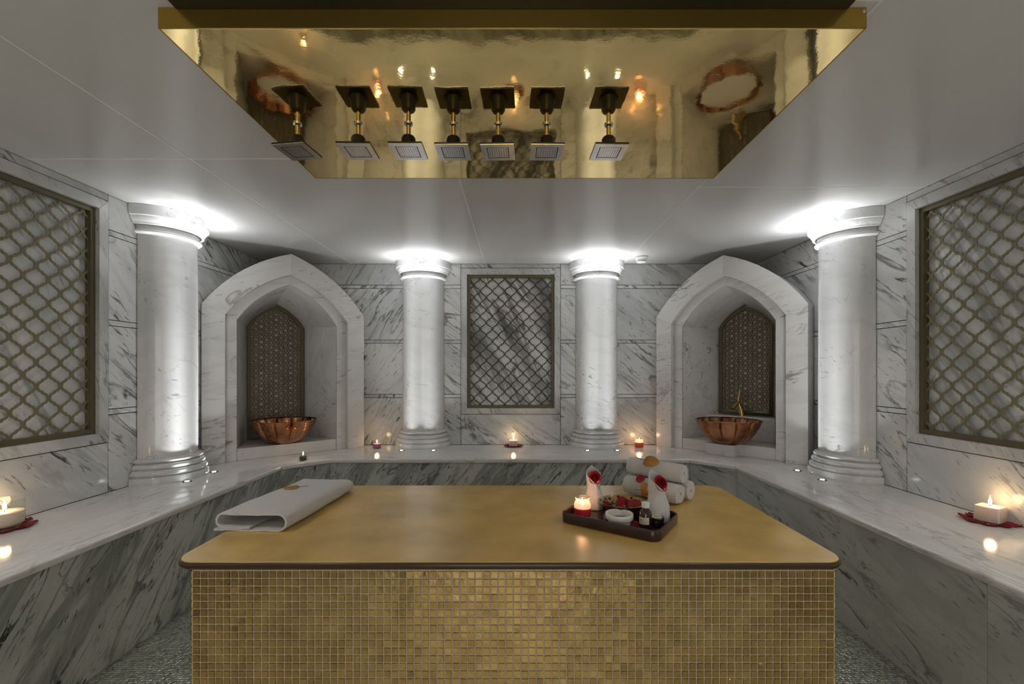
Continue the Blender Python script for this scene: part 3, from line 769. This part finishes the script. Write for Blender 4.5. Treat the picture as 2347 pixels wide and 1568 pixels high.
# ================================================================== candles
def candle_light(par, z, wmul=1.0):
    ld = bpy.data.lights.new('candle_flame', 'POINT'); ld.energy = CANDLE_W*wmul; ld.color = (1.0, .62, .30); ld.shadow_soft_size = .019
    lo = bpy.data.objects.new('flame_light', ld); COL.objects.link(lo); lo.parent = par; lo.location = (0, 0, z)
def flame(par, z, s=1.0):
    MB().tube([(0, 0, z-.002), (.0006, 0, z+.008)], .0012, 6).build('wick', M['wick'], par)
    MB().lathe([(.0003, 0), (.0045*s, .006*s), (.0062*s, .013*s), (.0048*s, .022*s), (.0022*s, .032*s), (.0003, .042*s)], 12, c=(0, 0, z+.004)).build('flame', M['flame'], par)
def jar_candle(x, y, zb, R, H, wax_h, wax, glass, label, bulge=True, wm=1.0, fs=1.0):
    r = tag(empty('jar_candle', (x, y, zb)), label, 'candle')
    if bulge: prof = [(0, 0), (R*.86, 0), (R, .08*H), (R, .62*H), (R*.92, .74*H), (R*.80, .82*H), (R*.80, .88*H), (R*.88, .95*H), (R*.86, H)]
    else: prof = [(0, 0), (R*.95, 0), (R, .05*H), (R, H)]
    MB().lathe(prof, 28).build('glass', M[glass], r)
    MB().lathe([(0, .05*H), (R*.84, .05*H), (R*.965, .12*H), (R*.965, wax_h-.002), (R*.9, wax_h), (0, wax_h-.001)], 28).build('wax', M[wax], r)
    flame(r, wax_h, fs); candle_light(r, wax_h+.03, wm)
    return r
def block_candle(x, y, zb, s, H, rz, label, wm=1.0):
    r = tag(empty('block_candle', (x, y, zb), rz), label, 'candle')
    m = MB(); h = s/2
    def q(i, z): return [(a, b, z) for a, b in rrect(h-i, h-i, .006, 3)]
    m.loft([q(.002, 0), q(0, .003), q(0, H-.004), q(.003, H), q(.010, H-.002)], True, True, True).build('wax', M['wax'], r)
    flame(r, H, 1.05); candle_light(r, H+.032, wm)
    return r
jar_candle(-1.244, 3.94, ZB, .036, .070, .040, 'wax_purple', 'glass', 'small purple jar candle burning on the bench beside left back column', wm=.9, fs=.7)
jar_candle(1.094, 4.0, ZB, .038, .072, .044, 'wax_orange', 'glass_pink', 'small orange jar candle burning on the bench beside right back column', wm=1.3, fs=.8)
jar_candle(-1.637, 3.40, ZB, .027, .050, .034, 'wax_black', 'glass', 'dark tealight in clear glass below the left niche bowl', False, .6, .7)
block_candle(-.036, 4.035, ZB+.006, .078, .050, 0, 'white block candle on red petals below the central lattice panel', .7)
block_candle(2.135, 2.01, ZB+.006, .086, .066, D(25), 'white block candle on red petals at the right side wall', 1.0)
jar_candle(-2.225, 1.93, ZB+.006, .062, .118, .066, 'wax', 'glass', 'cream candle in a straight glass on red petals at the left side wall', False, 1.0, 1.2)

# petals
def petal_mesh(s, seed):
    rn = random.Random(seed); n = 6; V = []; Fc = []
    for i in range(n+1):
        v = i/n; wdt = s*.62*math.sin(PI*min(1, .08+v*.86))**.7
        for j in range(5):
            u = j/2-1
            V.append((u*wdt, (v-.5)*s*1.1, .14*s*(u*u)+.16*s*(v-.45)**2*2+.02*s*rn.uniform(-1, 1)))
    for i in range(n):
        for j in range(4): a = i*5+j; Fc.append((a, a+1, a+6, a+5))
    m = MB().add(V, Fc, True).mesh('rose_petal'); zmin = min(v.co.z for v in m.vertices)
    for v in m.vertices: v.co.z -= zmin
    return m
pet = [petal_mesh(.046, k) for k in range(4)]
for k, pm in enumerate(pet): pm.materials.append(M['petal_dark'] if k % 2 == 0 else M['petal'])
def petal_at(x, y, z, rz, tilt, label, group, s=1.0, k=0, roll=0):
    o = bpy.data.objects.new('rose_petal', pet[k % 4]); COL.objects.link(o)
    o.location = (x, y, z); o.rotation_euler = (tilt, roll, rz); o.scale = (s, s, s)
    sm = o.modifiers.new('solid', 'SOLIDIFY'); sm.thickness = .0009
    return tag(o, label, 'petal', group)
WHERE = ['right', 'back right', 'back', 'back left', 'left', 'front left', 'front', 'front right']
def petal_ring(cx, cy, R, where, group, seed, xmin=-9, xmax=9):
    rn = random.Random(seed)
    for i in range(8):
        a = 2*PI*i/8+rn.uniform(-.1, .1); r_ = R*rn.uniform(.93, 1.07)
        x, y = cx+r_*math.cos(a), cy+r_*math.sin(a)
        if x < xmin or x > xmax or y > YB-.03: continue
        petal_at(x, y, ZB+.0006, a-PI/2+rn.uniform(-.4, .4), rn.uniform(.02, .22), 'dark red rose petal at the %s under the %s' % (WHERE[i], where), group, rn.uniform(.95, 1.2), i)
petal_ring(-.036, 4.035, .058, 'central back wall candle', 'petals under the central candle', 1)
petal_ring(2.125, 2.01, .070, 'right side wall candle', 'petals under the right candle', 2, xmax=XR-.02)
petal_ring(-2.22, 1.93, .078, 'left side wall candle', 'petals under the left candle', 3, xmin=XL+.02)

# ================================================================== folded towel
def leaf(x, y, z, rz, s, label, tilt=(0, 0), stem_len=.5):
    r = tag(empty('dried_leaf', (x, y, z), rz), label, 'leaf'); r.rotation_euler = (tilt[0], tilt[1], rz)
    n = 10; V = [(0, 0, .0008)]; P = []
    for i in range(2*n+1):
        t = i/n*PI
        # heart-like outline, tip at +x
        rr_ = .5*(1-.28*math.cos(t-PI)**9*0)
        x_ = .55*math.cos(t); y_ = .42*math.sin(t)*(1-.35*math.cos(t))
        if math.cos(t) < -.86: x_ += .10*((-math.cos(t)-.86)/.14)
        P.append((x_*s, y_*s, .02*s*abs(math.sin(t))))
    m = MB(); m.add(V+P, [(0, i+1, i+2) for i in range(2*n)], True)
    b = m.build('blade', M['leaf'], r); sm = b.modifiers.new('solid', 'SOLIDIFY'); sm.thickness = .0008
    MB().tube([(-.45*s, 0, .001), (-.7*s, .03*s, .002), (-(.55+stem_len)*s, .12*s, .002)], .0011, 6).build('stem', M['stem'], r)
    return r
tw = tag(empty('folded_towel', (-.972, 1.925, TZ), D(-3)), 'white terry towel folded flat on the left end of the table', 'towel')
def towel_path():
    W, H, r_ = .270, .066, .030
    P = [(-W/2-.006, .0045)]
    for i in range(9): P.append((-W/2+.02+(W-.02-r_)*i/8, .0045+.002*math.sin(i*1.3)))
    for i in range(1, 8): a = -PI/2+PI*i/7; P.append((W/2-r_+r_*math.cos(a), .0345+r_*math.sin(a)))
    for i in range(1, 9): P.append((W/2-r_-(W-2*r_)*i/8, .0645-.002*math.sin(PI*i/8)))
    for i in range(1, 8): a = PI/2+PI*i/7; P.append((-W/2+r_+r_*.9*math.cos(a), .0385+.026*math.sin(a)))
    for i in range(1, 4): P.append((-W/2+r_+.10*i/3, .0128))
    return P
path = [Vector(p) for p in towel_path()]; m = MB(); rings = []
for k in range(25):
    t = k/24; y = -.28+.56*t; hs = 1-.10*t+.04*math.sin(t*5); ex = .012*math.sin(t*2.2)
    L = []; R = []
    for i, q in enumerate(path):
        d = (path[min(i+1, len(path)-1)]-path[max(i-1, 0)]).normalized(); nn = Vector((-d.y, d.x))*.0037
        wob = .0022*mnoise.noise(Vector((q.x*18, y*14, q.y*40)))
        L.append((q.x+nn.x+ex, y, max((q.y+nn.y)*hs+wob, .0004))); R.append((q.x-nn.x+ex, y, max((q.y-nn.y)*hs+wob, .0004)))
    rings.append(L+R[::-1])
m.loft(rings, True, True, True)
m.build('towel_body', M['towel'], tw)
pl_ = at(664, 1122, TZ+.057)
leaf(pl_.x, pl_.y, TZ+.0640, D(195), .075, 'ochre dried leaf lying on the folded towel', (0, D(2)))
# ================================================================== rolled towels
def rolled(x, y, z, rz, L, R, label, start):
    r = tag(empty('rolled_towel', (x, y, z), rz), label, 'towel', 'rolled white towels stacked on the table')
    turns = 4.3; n = int(turns*28); P = []
    for i in range(n+1):
        t = i/n; a = start+2*PI*turns*t; q = R*.13+(R-.0045-R*.13)*t; P.append(Vector((q*math.cos(a), q*math.sin(a))))
    rings = []; ny = 14
    for k in range(ny+1):
        yy = -L/2+L*k/ny; e = min(k, ny-k); sh = 1-(.05 if e == 0 else .012 if e == 1 else 0)
        Lq = []; Rq = []
        for i, q in enumerate(P):
            d = (P[min(i+1, n)]-P[max(i-1, 0)]).normalized(); nn = Vector((-d.y, d.x))*.0044
            wb = 1+.012*mnoise.noise(Vector((q.x*25, yy*16, q.y*25)))
            Lq.append((yy, (q.x+nn.x)*sh*wb, (q.y+nn.y)*sh*wb*.97)); Rq.append((yy, (q.x-nn.x)*sh*wb, (q.y-nn.y)*sh*wb*.97))
        rings.append(Lq+Rq[::-1])
    MB().loft(rings, True, True, True).build('towel_roll', M['towel'], r)
    return r
RA = D(-47); RR = .048; ax = Vector((math.cos(RA), math.sin(RA))); bx = Vector((-ax.y, ax.x))
c1 = Vector((.628, 2.065)); c2 = c1+bx*.097
rolled(c1.x, c1.y, TZ+RR, RA, .27, RR, 'lower front rolled white towel with brown leaf on the table', 2.2)
rolled(c2.x, c2.y, TZ+RR, RA, .27, RR, 'lower rear rolled white towel on the table', .6)
c3 = (c1+c2)/2-ax*.01
rolled(c3.x, c3.y, TZ+RR+.082, RA+D(3), .272, RR, 'top rolled white towel of the stack, with ochre leaf', 4.0)
fn = Vector((-bx.x, -bx.y, 0))
q = Vector((c3.x, c3.y, TZ+RR+.082))-Vector((ax.x, ax.y, 0))*.01+fn*RR*.62+Vector((0, 0, RR*.80))
leaf(q.x, q.y, q.z+.001, RA+D(5), .075, 'ochre dried leaf on the topmost rolled towel', (D(38), 0))
q = Vector((c1.x, c1.y, TZ+RR))-Vector((ax.x, ax.y, 0))*.005+fn*RR*1.03+Vector((0, 0, RR*.12))
leaf(q.x, q.y, q.z, RA+D(75), .07, 'brown dried leaf on the lower front rolled towel', (D(85), 0))
q = Vector((c1.x, c1.y, TZ+RR))-Vector((ax.x, ax.y, 0))*.045+fn*RR*.62+Vector((0, 0, RR*.84))
petal_at(q.x, q.y, q.z, RA, D(40), 'red rose petal tucked below the topmost rolled towel', 'loose petals on the table', .8, 1)

# ================================================================== tray with its things
TA = D(-34.5); TC = Vector((.4006, 1.747)); ZT = TZ+.0085
tray = tag(empty('serving_tray', (TC.x, TC.y, TZ), TA), 'dark wooden serving tray with rounded corners on the table', 'tray')
def tr(i, z): return [(x, y, z) for x, y in rrect(.195-i, .135-i, max(.036-i*.9, .012), 6)]
MB().loft([tr(.006, .0003), tr(.001, .004), tr(0, .012), tr(0, .036), tr(.002, .040), tr(.006, .041), tr(.009, .038), tr(.011, .012), tr(.016, .008)], True, True, True).build('tray_body', M['wood_dark'], tray)
jar_candle(.262, 1.795, ZT, .0335, .077, .038, 'wax_red', 'glass_pink', 'red jar candle burning on the left end of the tray', True, .9, .8)
# bowl of petals
pb = tag(empty('patterned_bowl', (.428, 1.822, ZT)), 'wide shallow dark patterned bowl of petals at the back of the tray', 'bowl')
def bowl_mat():
    m, t, b = nt('patterned_lacquer'); b.inputs['Roughness'].default_value = .2
    tc = N(t, 'TexCoord'); v = N(t, 'TexVoronoi', Scale=55.0); link(t, tc, 'Object', v, 'Vector')
    r = N(t, 'ValToRGB'); link(t, v, 'Distance', r, 'Fac'); e = r.color_ramp.elements
    e[0].position = .25; e[0].color = (.02, .012, .008, 1); e[1].position = .45; e[1].color = (.38, .25, .11, 1)
    link(t, r, 'Color', b, 'Base Color'); return m
M['bowlpat'] = bowl_mat(); M['bowlout'] = plain('dark_lacquer', (.05, .03, .02), .15, .3)
MB().lathe([(0, .0005), (.034, .0005), (.038, .004), (.066, .022), (.088, .043), (.094, .052)], 40).build('outer_shell', M['bowlout'], pb)
MB().lathe([(.0945, .0525), (.092, .0530), (.086, .044), (.064, .025), (.036, .010), (0, .008)], 40).build('inner_shell', M['bowlpat'], pb)
MB().lathe([(.0935, .0515), (.0955, .0528), (.0935, .0538), (.0915, .0528), (.0935, .0515)], 40).build('rim', M['brass'], pb)
m = MB(); rn = random.Random(9)
for i in range(170):
    a = rn.uniform(0, 2*PI); r_ = .07*math.sqrt(rn.random()); zz = .022+.012*(r_/.07)**2+rn.uniform(0, .008)
    c = Vector((r_*math.cos(a), r_*math.sin(a), zz)); s = rn.uniform(.004, .0085); R = Matrix.Rotation(rn.uniform(0, 6), 3, 'Z') @ Matrix.Rotation(rn.uniform(-.8, .8), 3, 'X')
    m.add([tuple(c+R @ Vector(v)) for v in ((-s, -s*.5, 0), (0, -s*.7, s*.3), (s, -s*.3, 0), (s*.8, s*.5, s*.3), (0, s*.7, 0), (-s*.8, s*.4, s*.25))], [(0, 1, 4, 5), (1, 2, 3, 4)])
po = m.build('potpourri', M['potpourri'], None, (.428, 1.822, ZT), fix=False); tag(po, 'beige dried flower flakes filling the patterned bowl', 'potpourri', kind='stuff')
for dx, dy, dz, rz, tl, s, lb, k, rl in ((.004, .022, .040, .3, D(55), .95, 'large upright red petal in the middle of the patterned bowl', 1, 0), (.052, -.012, .034, -.5, D(60), 1.05, 'large red petal standing at the right of the patterned bowl', 3, .2),
                        (.033, .014, .036, .9, D(50), .7, 'small red petal behind the right one in the patterned bowl', 1, 0), (-.060, .006, .036, 2.2, D(45), .8, 'dark red petal at the left of the patterned bowl', 0, 0),
                        (-.012, -.042, .033, .2, D(30), .55, 'small red petal at the front of the patterned bowl', 3, 0), (-.066, -.018, .040, 2.6, D(35), .6, 'thin red petal against the left rim of the patterned bowl', 1, 0)):
    petal_at(.428+dx, 1.822+dy, ZT+dz, rz, tl, lb, 'petals in the patterned bowl', s, k, rl)
# ramekin
rk = tag(empty('ramekin', (.388, 1.694, ZT)), 'white ceramic ramekin of dark oil at the front of the tray', 'ramekin')
MB().lathe([(0, .0005), (.038, .0005), (.0395, .003), (.043, .022), (.050, .024), (.052, .027), (.0525, .042), (.051, .0455), (.0475, .0455), (.046, .040), (.040, .010), (0, .008)], 40).build('dish', M['white_cer'], rk)
MB().lathe([(0, .0215), (.0425, .0215)], 32).build('oil', M['liquid'], rk)
# bottle
bt = tag(empty('oil_bottle', (.478, 1.662, ZT)), 'small brown glass bottle with white cap and cream label', 'bottle')
MB().lathe([(0, .0004), (.0215, .0004), (.0235, .003), (.0235, .052), (.021, .062), (.014, .070), (.0115, .074), (.0115, .082), (0, .082)], 28).build('glass', M['amber'], bt)
MB().lathe([(.0125, .076), (.0145, .077), (.0145, .0935), (.013, .0955), (0, .0955)], 28).build('cap', M['white_plastic'], bt)
lab = MB().lathe([(.0238, .018), (.0238, .044)], 16, a0=D(185), a1=D(288)).build('paper_label', M['label'], bt)
m = MB()
def mark(a0, a1, z0, z1, wd=.0016):
    n = 4; P0 = []; 
    for i in range(n+1):
        t = i/n; a = D(a0+(a1-a0)*t); zz = z0+(z1-z0)*t; da = wd/.0241/2
        P0.append([(.0241*math.cos(a-da), .0241*math.sin(a-da), zz), (.0241*math.cos(a+da), .0241*math.sin(a+da), zz)])
    V = [p for r_ in P0 for p in r_]; m.add(V, [(2*i, 2*i+1, 2*i+3, 2*i+2) for i in range(n)])
mark(200, 200, .026, .037); mark(206, 214, .038, .025); mark(214, 224, .025, .039); mark(228, 240, .033, .028); mark(204, 224, .023, .024, .003)
m.build('label_print', M['ink'], lab, fix=False)
# tin
tn = tag(empty('cream_tin', (.528, 1.690, ZT)), 'low round black tin with pale lid beside the bottle', 'tin')
MB().lathe([(0, .0004), (.0255, .0004), (.027, .003), (.027, .020), (.0265, .021), (.0285, .022), (.0285, .030), (.027, .032), (0, .032)], 32).build('tin_body', M['black'], tn)
MB().lathe([(0, .0324), (.0215, .0324)], 28).build('lid_label', M['label'], tn)
m = MB()
for zz, wd in ((-.006, .018), (.001, .024), (.007, .014)): m.box((0, zz, .0326), (wd, .0022, .0002))
m.build('lid_print', M['ink'], tn)
petal_at(.448, 1.682, ZT+.0005, .6, .05, 'red rose petal lying on the tray between ramekin and bottle', 'loose petals on the tray', 1.0, 3)
petal_at(.560, 1.702, ZT+.0005, 2.0, .05, 'red rose petal lying at the right end of the tray', 'loose petals on the tray', .7, 1)

# cone-folded towels with roses
def cone_towel(x, y, z, rz, H, R, label, rose_label):
    r = tag(empty('cone_towel', (x, y, z), rz), label, 'towel', 'cone folded towels with roses')
    prof = [(0, 1.0), (.10, 1.06), (.30, 1.03), (.42, .88), (.52, .80), (.64, .84), (.78, .90), (.90, .86), (1.0, .80)]
    def rad(t):
        for i in range(len(prof)-1):
            if prof[i][0] <= t <= prof[i+1][0]:
                u = (t-prof[i][0])/(prof[i+1][0]-prof[i][0]); return prof[i][1]+(prof[i+1][1]-prof[i][1])*u
        return prof[-1][1]
    # unroll angle a: 0..2.35*pi starting at the front (-y); the top edge dips at the front and peaks at the back
    nA, nT = 64, 22; V = []; Fc = []; tot = 2.38*PI
    for i in range(nA+1):
        a = tot*i/nA; b = a % (2*PI)
        back = 1-abs(b-PI)/PI
        top = .60+.40*back**.8
        if a > 2*PI: top = .60-.36*((a-2*PI)/(.38*PI))**.8+.03
        elif a < .5: top = .60+.40*back**.8
        grow = 1+.10*a/tot+(.10 if a > 2*PI else 0)
        if back > .8 : pass
        for j in range(nT+1):
            t = top*j/nT; q = R*rad(t)*grow*(1+.03*mnoise.noise(Vector((a*1.5, t*6, H*40))))
            lean = .20*R*max(0, t-.5)*0
            th = -PI/2+a
            pinch = 1-.35*max(0, (t-.82)/.18)*back
            V.append((q*math.cos(th)*pinch, q*math.sin(th)*(1-.1*max(0, t-.7)), t*H+.0005))
    for i in range(nA):
        for j in range(nT): k = i*(nT+1)+j; Fc.append((k, k+nT+1, k+nT+2, k+1))
    o = MB().add(V, Fc, True).build('towel_cone', M['towel'], r, fix=False)
    sm = o.modifiers.new('solid', 'SOLIDIFY'); sm.thickness = .0042; sm.offset = -1
    # rose
    rs = tag(empty('rose', (r.matrix_basis @ Vector((0, -R*.60, H*.765)))[:], rz), rose_label, 'rose', 'roses in the cone folded towels')
    rs.rotation_euler = (D(62), 0, rz)
    m = MB(); rn = random.Random(int(x*1000))
    for ring, (cnt, rr0, hh, open_) in enumerate(((5, .86, .2, .85), (5, .64, .5, .5), (4, .42, .7, .28), (3, .22, .85, .12))):
        for c_ in range(cnt):
            a0 = 2*PI*(c_+.5*ring)/cnt+rn.uniform(-.15, .15); RW = R*.86
            P = []
            for u in range(7):
                for v in range(5):
                    uu = (u/6-.5)*2*PI/cnt*1.35; vv = v/4
                    edge_ = 1-.14*abs(u-3)**1.4/4.6
                    q = RW*rr0*(.45+.55*vv+open_*.25*vv**2)*edge_
                    P.append((q*math.cos(a0+uu), q*math.sin(a0+uu), RW*(.55*hh*vv*edge_-.25+.35*(1-open_)*vv)))
            m.add(P, [(u*5+v, (u+1)*5+v, (u+1)*5+v+1, u*5+v+1) for u in range(6) for v in range(4)], True)
    o = m.build('rose_bloom', M['petal'], rs, fix=False)
    MB().lathe([(.0003, -.03), (.006, -.022), (.010, -.008), (.004, -.002), (.0003, 0)], 10).build('calyx', M['stem'], rs)
    return r
def face_cam(x, y): return math.atan2(-x, y)*1.0
cone_towel(.325, 1.900, ZT, face_cam(.325, 1.900)*-1, .178, .034, 'white towel folded into a cone behind the red jar candle', 'dark red rose in the left cone folded towel')
cone_towel(.548, 1.748, ZT, face_cam(.548, 1.748)*-1+.25, .196, .038, 'white towel folded into a cone at the right end of the tray', 'dark red rose in the right cone folded towel')
